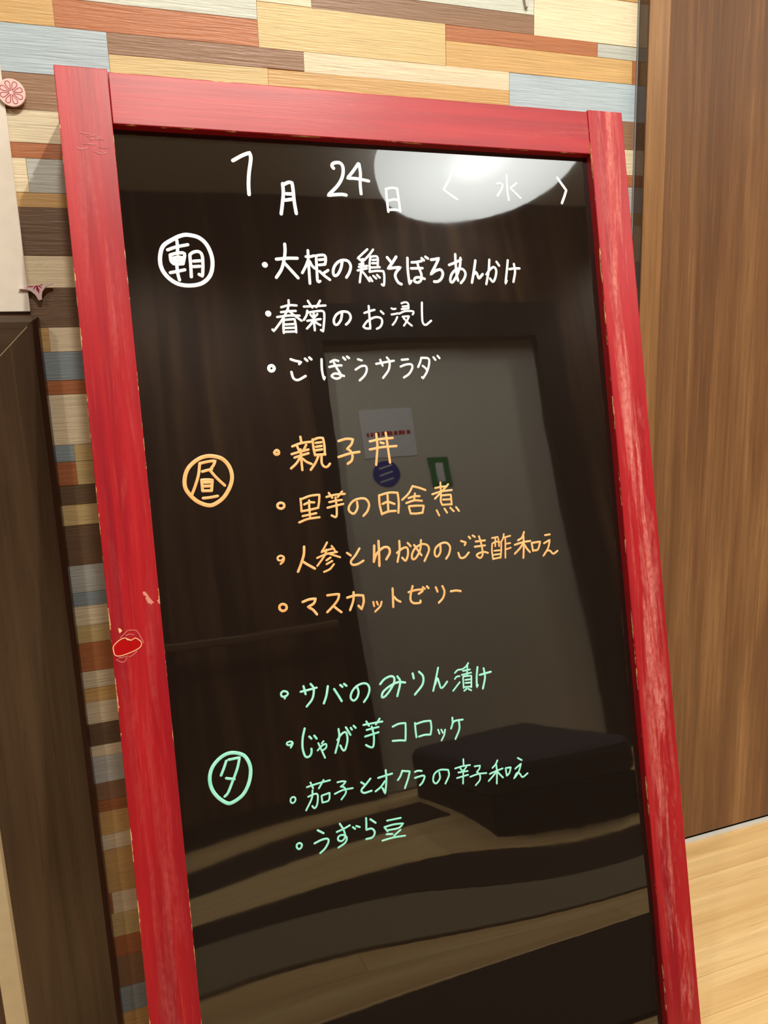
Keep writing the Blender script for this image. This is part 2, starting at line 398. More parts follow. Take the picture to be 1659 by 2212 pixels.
# rear support of the A-frame
bwood = mat_red('red_paint_rear_leg', .03, 1.0, 'Z', .1, .4)
inv = Matrix.Translation(TOPL-UPV*LEN) @ Matrix.Rotation(-LEAN, 4, 'X'); inv = inv.inverted()
def wl(p): return inv @ Vector(p)
def beam(a, b, wx_, ty):                      # world points a (bottom), b (top)
    a, b = wl(a), wl(b); bm = bmesh.new(); vs = []
    for p in (a, b):
        for dx, dy in ((0, 0), (wx_, 0), (wx_, ty), (0, ty)): vs.append(bm.verts.new((p.x+dx, p.y+dy, p.z)))
    for f in ((0,1,2,3),(4,5,6,7),(0,1,5,4),(1,2,6,5),(2,3,7,6),(3,0,4,7)): bm.faces.new([vs[i] for i in f])
    return bm
bx0 = TOPL.x+.012; ztop = TOPL.z-.03
for x in (TOPL.x, TOPL.x+BW-.04): obj('rear_leg', beam((x, .811, 0.002), (x, TOPL.y+.0245, TOPL.z-.0045), .04, .0585), bwood, board)
for za_, zb_ in ((.26, .30), (TOPL.z-.05, TOPL.z-.008)): obj('rear_crossbar', beam((TOPL.x+.0415, .829, za_), (TOPL.x+.0415, .829 if zb_ < 1 else .8145, zb_), BW-.083, .03), bwood, board)
for x in (.03, BW-.05): obj('hinge', box(x, x+.02, TH+.0002, TH+.003, LEN-.075, LEN-.02), alu, board)

# ------------------------------------------------------------------ handwriting, traced character by character
inkw = NT('white_marker'); inko = NT('orange_marker'); inkg = NT('mint_marker')
def ink(t, c1, c2):
    n = t.noise(t.coords((90, 90, 90)), 1, 3, .6)
    t.fin(t.ramp(n, [(0.25, lin(c1)), (0.75, lin(c2))]), .45, .4)
ink(inkw, (240, 246, 250), (252, 254, 255)); ink(inko, (254, 176, 104), (255, 204, 142)); ink(inkg, (138, 242, 212), (184, 252, 234))
TEXT = [
('W',480,310,31,'92,148 170,105 236,80c 247,130 232,250 227,350 232,440'),
('W',480,310,30,'522,348 528,430 520,520 510,608;530,355 575,335 603,340c 612,400 622,500 640,605;555,435 600,437;545,490 602,482'),
('W',480,310,30,'962,214 948,195 955,175 985,165 1020,170 1043,205 1040,280 1000,360 915,448c 980,442 1035,440 1070,446'),
('W',480,310,28,'1175,175 1130,240 1082,300c 1150,303 1220,315 1265,325;1182,178 1194,260 1192,350 1200,435'),
('W',825,310,20,'35,395 42,480 55,590;32,395 85,384 130,390c 142,470 158,588;55,495 100,485 140,490;55,575 100,573 158,578'),
('W',825,310,21,'617,215 580,310 532,400c 590,443 650,483'),
('W',825,310,18,'1075,275 1080,350 1085,420 1097,492;992,350 1020,343 1042,358 1030,400 997,455;1163,343 1108,388c 1150,425 1197,472'),
('W',825,310,23,'1515,298 1592,405c 1575,460 1555,515'),
('W',330,490,35,'300,70 400,95 475,170 515,290 500,410 430,485 320,508 210,490 120,425 70,340 65,240 95,160 180,105 240,78 300,70*'),
('W',330,490,28,'128,200 200,175 302,155;208,120 213,170 214,235;150,245 158,295 178,318;152,243 200,230 262,226 275,245 262,318;170,272 225,262 258,270;170,300 225,292 250,295;180,320 225,322 262,320;208,335 215,400 231,460;152,397 215,385 276,372;320,248 328,340 333,433;322,240 350,220 395,215 425,245 433,330 430,428c 400,412;352,298 408,294;352,345 408,342'),
('W',550,520,34,'80,205 90,200 98,208 92,218 82,212 80,205'),
('W',550,520,27,'188,160 280,152 368,152;260,30 263,90 255,160 233,245 188,318;255,190 310,250 376,322'),
('W',550,520,24,'443,138 480,138 512,130;460,85 465,180 478,370;463,165 442,220 412,278;476,180 495,215 520,240;527,132 565,125 605,128 614,165 608,205;558,165 600,162;558,210 608,205;532,150 537,250 545,352 566,350;635,256 590,285;562,265 600,300 650,338'),
('W',550,520,25,'757,178 745,240 718,292 690,303 678,270 688,225 720,185 765,168 808,178 830,220 818,275 793,318'),
('W',740,520,19,'213,75 170,115 130,152c 152,163;263,78 228,125 190,165 165,185;150,168 178,160;145,205 180,200;140,228 212,218;130,258 210,240;175,190 165,235 155,300 148,360;176,272 205,310 232,350;240,140 233,200 235,270;240,140 285,135 303,150 303,225;258,168 292,165;255,196 295,195;240,233 320,230;232,270 290,262 352,264c 360,310 356,388 338,378;235,318 256,350;265,305 290,328;297,297 320,320'),
('W',740,520,24,'385,145 416,183;462,140 430,190 392,242c 440,235 500,230c 465,270 455,310 480,360 508,376'),
('W',740,520,22,'560,150 563,250 578,375c 594,348;597,188 640,185 682,176;592,240 690,238;645,190 658,235 680,290 678,340 650,362 620,350 628,322 665,318 708,330;682,152 702,170;715,140 737,155'),
('W',740,520,24,'765,165 800,160 832,152c 800,220 762,292c 800,262 845,250 866,280 855,325 825,352 792,354'),
('W',740,520,22,'920,210 970,190 1022,165;973,118 977,200 985,290 998,345;1018,150 1012,230 980,315 945,362 930,340 945,285 990,245 1040,248 1062,285 1050,330 1022,366'),
('W',740,520,23,'1147,172 1135,260 1118,362;1128,300 1150,272 1165,295 1178,325 1210,290'),
('W',740,520,21,'1268,165 1262,260 1242,375;1243,292 1275,248 1308,228 1328,260 1318,325 1298,355 1275,328;1330,183 1352,215'),
('W',740,520,21,'1427,170 1418,270 1407,372c 1418,345;1442,246 1485,240 1528,240;1480,202 1490,270 1476,356'),
('W',550,640,40,'112,146 120,144 125,152 118,158 112,152'),
('W',550,640,20,'230,95 295,78 362,80;228,138 295,130 355,127;195,180 290,168 388,168;293,35 292,90 255,175 205,250 165,302c 154,288;292,122 335,160 405,212;252,205 248,260 252,318;252,205 345,198c 355,250 360,312;258,245 345,240;258,275 345,272;258,308 355,305'),
('W',550,640,20,'425,90 520,86 612,80;460,40 478,70 498,98;565,38 548,70 532,95;455,125 448,165 425,205;458,142 520,132 590,130 602,180 592,305c 573,292;482,160 500,180;542,155 522,178;455,213 512,205 570,198;510,150 513,220 520,295;508,212 480,250 452,280;518,212 540,235 568,250'),
('W',550,640,22,'755,150 745,205 715,245 692,242 684,205 708,158 755,134 808,140 830,180 815,220 790,245'),
('W',550,640,20,'948,145 990,130 1035,118;985,85 992,180 1000,280c 960,278 938,262c 975,215 1040,182 1090,190 1102,225 1085,265 1056,282;1090,130 1113,152'),
('W',550,640,18,'1182,105 1200,112 1217,108;1183,158 1205,155 1238,148;1192,248 1215,218 1232,180;1268,62 1300,52 1325,62 1330,100;1278,90 1322,85;1270,112 1330,106;1245,152 1300,130 1372,132 1365,158;1278,178 1335,172c 1315,215 1290,255;1288,192 1325,228 1358,255'),
('W',550,640,20,'1445,55 1446,150 1452,225 1478,248 1525,212'),
('W',550,640,28,'148,600 128,605 122,628 138,646 160,642 170,622 160,605 148,600*'),
('W',550,640,22,'312,545 350,558 402,568c 385,586;318,655 335,708 375,724 440,690;435,540 455,558;472,530 490,546'),
('W',550,640,21,'578,545 582,640 600,722c 605,700;655,568 690,552 722,560;645,612 700,600 750,598;685,575 712,625 745,680 735,705 700,712 665,690 700,668 772,690;765,530 783,548;798,522 815,535'),
('W',550,640,20,'892,545 925,555;872,635 920,605 960,605 968,640 950,685 908,728'),
('W',550,640,20,'1050,585 1130,570 1203,558;1085,550 1105,600;1142,530 1165,565 1158,635 1110,706'),
('W',550,640,20,'1270,550 1325,545;1262,608 1310,590 1355,590 1362,620 1335,670 1290,703'),
('W',550,640,20,'1440,532 1430,570 1413,612;1442,532 1500,538 1508,580 1490,650 1455,710c 1446,700;1452,602 1475,620 1492,645;1545,528 1562,550;1580,515 1597,535'),
('O',380,930,34,'320,222 400,245 460,310 485,400 465,490 410,580 330,638 270,645 190,615 125,560 80,490 78,400 110,320 180,255 250,225 320,222*'),
('O',380,930,25,'205,285 280,268 340,262c 325,300 308,322c;228,355 310,333;205,290 195,380 170,470 138,556;295,345 350,408 422,475;222,430 230,520;222,428 270,425 315,428c 308,520;245,450 295,448;245,482 298,480;230,522 308,520;235,585 300,578 360,566'),
('O',380,930,27,'868,172 850,190 865,208 888,200 885,178 868,172*'),
('O',580,920,21,'275,95 285,150;205,178 280,150 367,138;248,180 262,210;325,165 305,205;200,245 280,222 345,205;225,275 285,255 345,237;277,205 284,300 292,382;275,270 240,325 195,368;295,285 330,312 372,330;380,118 388,190 402,255;385,122 430,105 470,105c 482,170 487,250;408,148 455,142;410,182 458,174;408,212 462,204;402,252 490,246;430,262 405,320 365,380;457,258 460,325 485,355 510,352 530,328'),
('O',580,920,22,'605,132 670,113 730,116c 715,160 678,200c 705,215 725,255 718,300 685,328;605,270 700,240 785,225'),
('O',580,920,21,'875,135 970,115 1072,105;875,205 980,185 1105,175;930,70 940,180 930,338;1012,60 1030,180 1050,318;968,145 995,152'),
('O',580,920,22,'100,665 78,680 82,705 110,716 135,700 130,672 100,665*'),
('O',630,1030,19,'76,190 82,250 85,300;80,195 160,165 240,155c 236,220 228,268;108,240 150,222 195,222;88,298 160,285 230,268;150,205 152,270 158,342;95,340 155,328 212,315;65,395 140,365 240,350'),
('O',630,1030,19,'300,175 380,155 458,148;320,140 350,182;435,128 398,175;325,220 380,208 432,200;310,268 380,250 445,235;378,180 388,260 385,345 345,335'),
('O',630,1030,20,'565,218 568,270 540,318 505,305 492,270 520,220 570,192 635,190 668,235 655,295 620,338'),
('O',630,1030,20,'755,162 760,240 780,325;755,162 840,138 915,138c 925,220 922,310;785,235 830,218 888,235;828,160 835,298;780,322 840,300 898,295'),
('O',630,1030,19,'1045,80 1010,145 955,200;1045,82 1100,95 1155,115;1010,185 1055,170 1105,168;1065,145 1058,200;990,228 1060,205 1125,208;1012,260 1028,318;1015,255 1080,250 1142,250c 1130,312;1030,318 1080,318 1132,310'),
('O',630,1030,18,'1285,50 1290,150;1240,98 1290,88 1340,82;1215,152 1290,128 1382,115;1352,65 1300,125 1238,190;1290,165 1288,210 1302,245;1290,162 1375,155c 1382,240;1308,198 1370,195;1302,243 1375,238;1253,290 1275,335;1320,275 1342,310;1370,268 1400,298;1420,262 1445,295'),
('O',585,1140,18,'108,268 88,285 62,278 60,255 85,242 112,255 108,290 85,313'),
('O',585,1140,22,'287,165 285,230 262,310 235,380;268,288 320,320 380,353'),
('O',585,1140,18,'485,128 455,185 435,212c 500,190 545,180;525,158 555,200;400,262 480,228 572,210;480,190 465,240 402,330;495,222 550,240 598,255;480,282 515,258;482,315 530,288;460,382 510,358 545,315'),
('O',585,1140,20,'658,218 690,240;765,180 730,240 692,290 705,320 750,315 800,285'),
('O',800,1130,20,'70,155 75,260 78,370;33,195 32,270 30,335;30,330 55,265 110,213 155,212 168,255 138,313'),
('O',800,1130,18,'250,155 252,230 235,335;230,258 280,218 318,215 325,270 305,325 275,300;322,172 348,200'),
('O',800,1130,18,'378,190 410,235 442,278;437,148 430,230 395,300 365,312 360,270 390,215 450,182 495,195 505,240 468,328'),
('O',800,1130,18,'605,195 605,250 580,290 557,275 562,220 605,180 655,170 688,205 680,265 655,308'),
('O',800,1130,18,'783,155 825,168c 815,190;760,258 778,300 815,295 850,255;850,118 862,133;883,108 902,120'),
('O',800,1130,17,'910,160 990,150;902,205 990,193;938,115 960,190 970,270 948,302 918,280 940,260 985,250 1015,258'),
('O',800,1130,15,'1050,130 1100,120;1052,178 1050,240 1060,312;1055,175 1090,160 1130,168c 1130,235 1125,300;1080,130 1078,200;1105,135 1112,200;1070,240 1118,235;1068,275 1118,268;1062,310 1125,297;1152,95 1147,130 1130,162;1145,128 1208,110;1165,130 1166,300;1170,180 1207,173;1170,228 1212,213'),
('O',800,1130,18,'1327,78 1310,125 1275,150;1248,188 1320,165 1382,155;1322,110 1325,200 1322,300;1318,178 1290,220 1248,265;1330,185 1355,225 1378,250;1393,175 1405,240;1395,172 1467,160c 1447,228 1405,237'),
('O',800,1130,17,'1508,105 1550,98;1500,175 1550,145c 1535,215 1492,290c 1520,245 1550,238 1580,265 1617,240'),
('O',590,1250,22,'85,220 58,232 56,262 85,280 115,262 112,232 85,220*'),
('O',590,1250,22,'255,202 310,180 368,173c 350,215 300,245c 345,270 378,308'),
('O',590,1250,21,'468,145 520,138 570,133c 560,180 520,235 468,290;525,240 560,268 590,290'),
('O',590,1250,21,'640,165 710,145 778,145c 782,200 765,265c 738,235;695,118 692,190 665,272'),
('O',590,1250,18,'865,202 873,238;895,200 905,225;937,200 925,240 882,285'),
('O',590,1250,20,'1032,85 1035,160 1038,245;1045,158 1070,185 1100,200'),
('O',590,1250,20,'1170,118 1230,100 1288,95 1290,108 1258,132;1205,65 1190,130 1188,185 1215,212 1272,208 1272,190;1293,75 1310,88;1328,67 1342,82'),
('O',590,1250,20,'1405,75 1420,112;1462,65 1480,110 1468,165 1432,208'),
('O',590,1250,20,'1535,110 1580,103 1620,108'),
('G',590,1420,18,'118,298 90,292 68,310 75,338 108,338 128,315 118,298;105,335 100,355'),
('G',590,1420,19,'238,298 310,280 375,262;262,250 280,318;323,230 350,270 340,355 290,425'),
('G',590,1420,20,'472,250 460,330 438,398;527,275 560,325 592,378;580,240 598,255;612,230 633,246'),
('G',590,1420,19,'722,248 738,300 725,350 695,375 670,350 680,300 715,255 765,228 810,230 832,270 820,330 785,386'),
('G',590,1420,20,'925,232 960,190 1010,165 1042,172 1045,215 1010,285 965,340 940,345 950,300 1010,248 1080,215 1140,218;1073,165 1098,215 1073,335'),
('G',590,1420,20,'1205,140 1215,182;1260,125 1295,165 1290,235 1225,322'),
('G',590,1420,18,'1425,90 1405,190 1383,290;1400,235 1418,180 1432,215 1450,265 1475,250 1503,210'),
('G',740,1420,15,'970,135 995,110 1030,105;970,187 985,168 1010,163;955,290 985,250 1012,215;1085,50 1060,85 1038,100;1040,118 1100,105;1030,152 1110,132;1078,60 1075,150;1040,170 1045,265;1045,165 1112,158c 1112,258;1060,195 1100,190;1060,222 1100,218;1045,258 1112,252;1070,272 1050,290;1085,272 1110,285'),
('G',740,1420,18,'1165,85 1158,170 1160,260c 1168,240;1185,152 1280,125;1218,95 1230,170 1212,270'),
('G',600,1540,16,'112,300 130,262 112,247 80,258 80,275 105,280 125,262'),
('G',600,1540,19,'232,135 215,220 215,310 240,378 275,375 292,340 290,310;272,205 290,222;315,197 335,222'),
('G',600,1540,16,'345,325 375,290 415,268 418,300 388,325;350,262 375,315 408,388;395,245 380,265'),
('G',600,1540,18,'525,140 530,215 498,345;515,235 555,180 590,170 602,240 580,322 560,318 540,282;588,125 628,190;630,130 640,145;655,112 673,130'),
('G',600,1540,18,'740,105 820,90 903,75;765,75 788,112;880,50 848,100;768,148 870,122;755,205 870,168;812,120 830,200 825,290 795,295 762,278'),
('G',600,1540,18,'993,120 1045,95 1103,88c 1105,160 1103,240c 1060,238 993,243'),
('G',600,1540,18,'1185,88 1190,150 1198,210;1190,98 1260,75 1320,68c 1327,130 1320,188c 1270,190 1220,205'),
('G',600,1540,16,'1385,145 1397,180;1412,145 1425,172;1445,145 1437,190 1415,238'),
('G',600,1540,18,'1508,42 1510,90 1497,135;1508,95 1530,70 1597,58;1565,72 1568,140 1535,225'),
('G',440,1600,31,'275,105 350,130 395,200 405,280 385,380 335,470 255,530 200,538 120,485 68,410 52,320 75,230 135,155 205,112 275,105*'),
('G',440,1600,23,'195,175 175,235 150,300;215,165 310,145c 290,240 250,350 210,450 182,482;195,325 265,332'),
('G',440,1600,16,'775,486 752,500 752,530 770,540 790,522 792,497 775,486*'),
('G',440,1600,17,'892,402 980,372 1090,342;922,362 945,412;1035,340 995,412;940,430 933,500 885,602;903,485 960,460 985,470 980,550 958,585 938,565;1018,480 1025,535;1020,475 1088,450c 1080,515 1028,535'),
('G',440,1600,17,'1155,360 1190,352 1228,352c 1205,382 1180,398c 1215,405 1228,450 1190,508;1133,460 1200,428 1287,410'),
('G',740,1620,17,'160,280 192,300;240,248 200,300 162,348 185,372 250,353'),
('G',740,1620,17,'308,242 370,222 427,205;372,175 378,260 368,378c 345,330;365,270 330,320 285,358'),
('G',740,1620,17,'515,180 500,225 478,260;518,182 580,185c 565,250 538,330'),
('G',740,1620,17,'625,190 650,180 682,182;625,242 690,222 708,232 690,280 668,305'),
('G',740,1620,16,'835,195 840,245 808,290 782,265 795,205 845,172 912,172c 918,220 888,290'),
('G',740,1620,15,'1042,80 1045,128;972,160 1030,142 1100,130;1012,150 1028,175;1068,148 1050,172;1000,195 1080,182;988,243 1083,215;1042,175 1040,290'),
('G',740,1620,15,'1140,142 1188,135c 1180,165 1158,190c 1185,215 1185,260 1150,305;1103,232 1170,208 1242,200'),
('G',740,1620,16,'1337,90 1322,125 1295,155;1272,207 1320,185 1382,160;1328,130 1333,200 1332,290;1325,192 1300,225 1262,268;1340,192 1385,238;1408,160 1418,222;1410,157 1453,150c 1440,200 1418,222'),
('G',740,1620,16,'1513,70 1547,88;1492,162 1542,118c 1520,190 1480,250c 1505,200 1530,205 1555,235 1598,202'),
('G',615,1740,17,'127,325 105,338 105,365 125,378 145,360 147,335 127,325*'),
('G',615,1740,18,'285,215 335,240;258,328 320,297 370,288 378,315 350,370 308,412'),
('G',615,1740,17,'450,230 510,202 562,172;475,158 508,210 522,270 495,308 462,300 465,270 500,255 535,275 525,320 465,365;588,188 608,203;618,178 648,187'),
('G',615,1740,18,'740,120 785,150;703,110 705,160 705,212c 750,200 778,230 760,275 705,292'),
('G',615,1740,17,'885,132 1002,108;862,190 890,225;862,188 940,165 1025,155c 985,195 890,215;880,250 930,247;1000,212 945,262;845,305 940,278 1040,262'),
]

NCH = 0
def write(name, mat, x0, y0, width, data):
    """data: strokes ';', points ' ', 'x,y' in quarter pixels from x0,y0; a trailing 'c' marks a corner, '*' closes"""
    global NCH; NCH += 1
    V = []; F = []; k = 0
    for st in data.split(';'):
        closed = st.strip().endswith('*'); P = []
        for t in st.replace('*', '').split():
            c = t.endswith('c'); a, b = t.rstrip('c').split(','); q = on_board(x0+float(a)/4, y0+float(b)/4, REC)
            P.append((q.x, q.y, True) if c else (q.x, q.y))
        if len(P) < 2: continue
        w = width/4*(on_board(x0+1, y0, REC)-on_board(x0, y0, REC)).length*1.04
        pts = spline(P, closed); k += 1
        ribbon(V, F, pts, w, .00022, lambda p, k=k: zpanel(p)-.00006-k*.000012)
    return obj(name, (V, [], F), mat, panel, smooth=True)
W_, O_, G_ = inkw.m, inko.m, inkg.m
for m, x0, y0, w, d in TEXT:
    write('written_character', {'W': W_, 'O': O_, 'G': G_}[m], x0, y0, w, d)

# scars and chips in the paint of the left upright
bare = mat_plain('bare_wood', (248, 196, 146), .6, .2); raw = mat_plain('faded_tape', (214, 140, 122), .6, .2)
dred = mat_plain('fresh_red', (176, 8, 14), .3, .5); chalk = mat_plain('chalky_smear', (196, 96, 94), .7, .2)
def px_poly(pts, ox, oy, sc, dep, mat, name, parent, th=.0002):
    P = [on_board(ox+a/sc, oy+b/sc, 0) for a, b in pts]
    P3 = [Vector((p.x, dep, p.y)) for p in P]
    return obj(name, prism(P3, Vector((0, th, 0))), mat, parent)
def px_line(pts, ox, oy, sc, w, dep, mat, name, parent, closed=False):
    V = []; F = []; P = [tuple(on_board(ox+a/sc, oy+b/sc, 0)) for a, b in pts]
    ribbon(V, F, spline(P, closed), w, .0003, lambda p: dep); return obj(name, (V, [], F), mat, parent, smooth=True)
heart = [(400,1215),(450,1232),(520,1256),(590,1215),(650,1245),(695,1285),(700,1340),(650,1400),(500,1475),(330,1532),(235,1520),(203,1420),(207,1360),(300,1262),(400,1215)]
px_poly(heart[:-1], 220, 1230, 8.195, -.0001, dred, 'scar_patch', stile_l)
px_line(heart, 220, 1230, 8.195, .00085, -.0001, bare, 'scar_edge', stile_l, True)
px_poly([(430,1222),(515,1240),(520,1262),(440,1248)], 220, 1230, 8.195, -.0006, bare, 'paint_chip', stile_l)
px_poly([(290,1040),(330,1050),(362,1085),(315,1132),(300,1100)], 220, 1230, 8.195, -.0001, bare, 'paint_chip', stile_l)
px_poly([(975,555),(1010,520),(1022,560),(1018,605),(1000,608),(995,570)], 220, 1230, 8.195, -.0001, raw, 'paint_chip', stile_l)
px_poly([(720,395),(765,392),(800,430),(835,485),(890,550),(928,592),(885,600),(872,632),(855,600),(820,605),(770,510),(785,480),(735,450)], 220, 1230, 8.195, -.0001, raw, 'tape_scrap', stile_l)
for pts in ([(330,1215),(400,1140),(460,1085),(540,1078),(612,1082)], [(612,1085),(660,1150),(700,1225),(740,1300)], [(430,1180),(480,1150),(560,1160)], [(260,1600),(330,1640),(400,1640),(440,1570)], [(300,1570),(370,1560),(450,1540)], [(480,1555),(560,1510),(620,1450)]):
    px_line(pts, 220, 1230, 8.195, .0011, -.00005, chalk, 'paint_smear', stile_l)
rs = random.Random(3); pale_smear = mat_plain('pale_smear', (190, 112, 116), .6, .2)
for k in range(15):
    X = 455+rs.uniform(0, 150); Y = 790+rs.uniform(0, 130)
    px_line([(X, Y), (X+rs.uniform(8, 22), Y+rs.uniform(-3, 8)), (X+rs.uniform(26, 60), Y+rs.uniform(-6, 12))], 0, 0, 2.765, rs.uniform(.0005, .0018), -.00002, pale_smear, 'paint_smear', stile_l)

# ------------------------------------------------------------------ things on the left
PY = WALL_Y-.004
pw = mat_plain('white_panel', (224, 216, 202), .45, .4)
a = at(0, 130, PY); b = at(65, 673, PY)
setk(obj('white_board_panel', box(-.75, (a.x+b.x)/2, PY, WALL_Y-.0007, b.z, 1.75), pw, bevel=.0006),
     'plain off-white board panel on the plank wall above the dark framed panel', 'panel')
fdark = mat_wood('dark_framing', (50, 36, 24), (72, 54, 38), (92, 72, 52), 'Z', .9, .34, .45, .1, .5)
fdark_h = mat_wood('dark_framing_cross', (50, 36, 24), (74, 58, 44), (98, 80, 62), 'X', .9, .34, .45, .1, .5)
FY = .843; fr = at(79, 684, FY); fl = at(2, 1790, FY+.004); xr = fr.x; xl = fl.x; ft = at(40, 684, FY).z
fw = xr-xl
fp = empty('framed_panel', (0, 0, 0), label='dark brown mitred frame with cream inner slip on the wall below the white panel', cat='frame')
D = Vector((0, WALL_Y-.0008-FY, 0))
LB = -.75
BK = WALL_Y-.0008
prof = [(0, BK), (0, FY+.006), (.0055, FY), (fw, FY), (fw, BK)]     # (distance in from the outer edge, y)
def moulding(name, ends, mat):
    bm = bmesh.new(); A, B = [[bm.verts.new(e(o_, y_)) for o_, y_ in prof] for e in ends]; n = len(prof)
    bm.faces.new(A); bm.faces.new(B)
    for i in range(n): bm.faces.new((A[i], A[(i+1) % n], B[(i+1) % n], B[i]))
    return obj(name, bm, mat, fp)
fdark_l = mat_wood('framing_bevel', (84, 68, 52), (112, 96, 78), (140, 122, 100), 'X', .9, .3, .5)
moulding('frame_stile', (lambda o_, y_: (xr-o_, y_, 0), lambda o_, y_: (xr-o_, y_, ft-o_)), fdark)
moulding('frame_rail', (lambda o_, y_: (LB, y_, ft-o_), lambda o_, y_: (xr-o_-.0003, y_, ft-o_+.0003)), fdark_h)
V = []; F = []; ribbon(V, F, [Vector((xr-.001-k*.0048, ft-.001-k*.0048)) for k in range(20)], .0007, .0002, lambda p: FY+.0001 if p.x < xr-.006 else FY+.003)
obj('mitre_joint', (V, [], F), mat_plain('mitre_edge', (170, 150, 116), .5), fp)
cream = mat_plain('cream_slip', (214, 196, 158), .5, .3)
obj('inner_slip', box(xl-.026, xl-.0006, FY+.007, WALL_Y-.001, 0, ft-fw-.0005), cream, fp, bevel=.0015)
obj('inner_slip', box(LB, xl-.0266, FY+.007, WALL_Y-.001, ft-fw-.027, ft-fw-.0005), cream, fp, bevel=.0015)
obj('inner_panel', box(LB, xl-.0268, FY+.016, WALL_Y-.001, 0, ft-fw-.0275), mat_wood('brown_inner_panel', (72, 50, 42), (90, 66, 56), (110, 84, 70), 'Z', .8), fp)

# stickers overlapping the edge of the white panel
SY = PY-.0032
pink = mat_plain('pale_pink_acrylic', (246, 206, 198), .35, .4); pink2 = mat_plain('petal_pink', (238, 196, 190), .4, .4)
rose = mat_plain('rose_outline', (172, 84, 98), .5, .3); maroon = mat_plain('maroon_print', (160, 20, 62), .5, .3)
cen = at(270/11.06, 130+770/11.06, SY); rad = (at(608/11.06, 130+800/11.06, SY)-cen).length
fs = empty('flower_disc', (cen.x, SY, cen.z), label='round pale pink disc with an eight-petal rose outline, upper left on the white panel edge', cat='wall ornament')
bm = bmesh.new(); n = 56
ring = [bm.verts.new((rad*math.cos(2*math.pi*i/n), 0, rad*math.sin(2*math.pi*i/n))) for i in range(n)]
rb = [bm.verts.new((rad*math.cos(2*math.pi*i/n), .0030, rad*math.sin(2*math.pi*i/n))) for i in range(n)]
bm.faces.new(ring); bm.faces.new(rb)
for i in range(n): bm.faces.new((ring[i], ring[(i+1) % n], rb[(i+1) % n], rb[i]))
obj('disc', bm, pink, fs, bevel=.0004)
for i in range(8):
    ang = math.radians(22.5+45*i-4); ca, sa = math.cos(ang), math.sin(ang); R_ = rad
    prof = [(.16, 0), (.42, .105), (.62, .165), (.78, .13), (.83, 0), (.78, -.13), (.62, -.165), (.42, -.105), (.16, 0)]
    P = [(R_*(u*ca-v*sa), R_*(u*sa+v*ca)) for u, v in prof]
    V = []; F = []; ribbon(V, F, spline(P, False, .0005), .00085, .0002, lambda p: -.00001)
    pe = obj('petal', prism([Vector((p[0], -.00008, p[1])) for p in P[:-1]], Vector((0, .0002, 0))), pink2, fs)
    obj('petal_outline', (V, [], F), rose, pe, smooth=True)
def flat(pts, ox, oy, sc, Y, th, mat, name, parent=None, loc=None):
    P = [at(ox+a/sc, oy+b/sc, Y) for a, b in pts]; o = loc if loc else Vector((0, 0, 0))
    return obj(name, prism([p-o for p in P], Vector((0, th, 0))), mat, parent)
lc = at(20+640/11.06, 580+520/11.06, SY)
ls = empty('leaf_ornament', lc, label='small pale three-pointed ornament with a maroon leaf, at the lower corner of the white panel', cat='wall ornament')
pale = mat_plain('pale_acrylic', (222, 200, 196), .35, .4)
flat([(235,478),(400,440),(560,408),(640,392),(790,374),(1035,350),(1040,366),(930,402),(850,465),(792,550),(776,650),(782,742),(702,758),(622,630),(520,545),(400,500),(240,492)], 20, 580, 11.06, SY, .0030, pale, 'plate', ls, lc)
for q in ([(640,400),(668,405),(695,462),(718,500),(716,560),(712,608),(690,560),(642,505),(640,460)], [(640,405),(632,440),(600,480),(568,522),(585,455),(610,425)],
          [(412,444),(480,424),(592,414),(545,442)], [(672,402),(735,410),(750,440),(782,474),(725,446)], [(722,390),(765,378),(802,378),(768,402)]):
    flat(q, 20, 580, 11.06, SY-.0002, .0003, maroon, 'leaf_lobe', ls, lc)
tip = at(1139, 14, WALL_Y-.0045)
ts = empty('pointed_ornament', tip, label='pale pointed wall ornament, only its lower tip showing at the top edge above the board', cat='wall ornament')
flat([(1080,-75),(1118,-52),(1131,-22),(1137,14),(1142,14),(1146,-20),(1160,-50),(1196,-72),(1140,-60)], 0, 0, 1, WALL_Y-.0045, .0037, mat_plain('grey_white_acrylic', (196, 190, 184), .4, .4), 'plate', ts, tip)

# ------------------------------------------------------------------ lamps and what the glossy board mirrors
def emis(name, col, st, radial=None):
    t = NT(name); t.b.inputs['Base Color'].default_value = (.8, .8, .8, 1)
    t.b.inputs['Emission Color'].default_value = (*col, 1); t.b.inputs['Emission Strength'].default_value = st
    if radial:
        tc = t.n('ShaderNodeTexCoord'); ln = t.n('ShaderNodeVectorMath', operation='LENGTH'); t.l(tc.outputs['Object'], ln.inputs[0])
        r = t.ramp(t.math('DIVIDE', ln.outputs['Value'], radial), [(0.0, 1.0), (0.35, .66), (1.0, .44)])
        t.l(t.math('MULTIPLY', r, st), t.b.inputs['Emission Strength'])
    return t.m
px_, py_, pz_ = PENDANT
pen = empty('ceiling_lamp', (px_, py_, pz_), label='round white disc ceiling lamp, mirrored at the upper right of the board', cat='lamp')
obj('diffuser', cyl(bmesh.new(), (0, 0, 0), .378, .04, 72, .385), emis('lamp_diffuser', (.97, 1, .96), 14.0, .39), pen)
obj('housing', cyl(bmesh.new(), (0, 0, .0405), .372, CEIL-pz_-.041, 72, .36), emis('ceiling_fill_glow', (1, .98, .92), 2.2), pen)  # housing glow added to lighten the ceiling
glow = emis('downlight_glow', (1, .86, .62), 6.0)
dl_lab = ['recessed ceiling downlight nearest above the menu board', 'added fill downlight towards the wooden door', 'added fill downlight at the left end of the corridor', 'added fill downlight at the right end of the corridor', 'added fill downlight in the middle of the corridor']
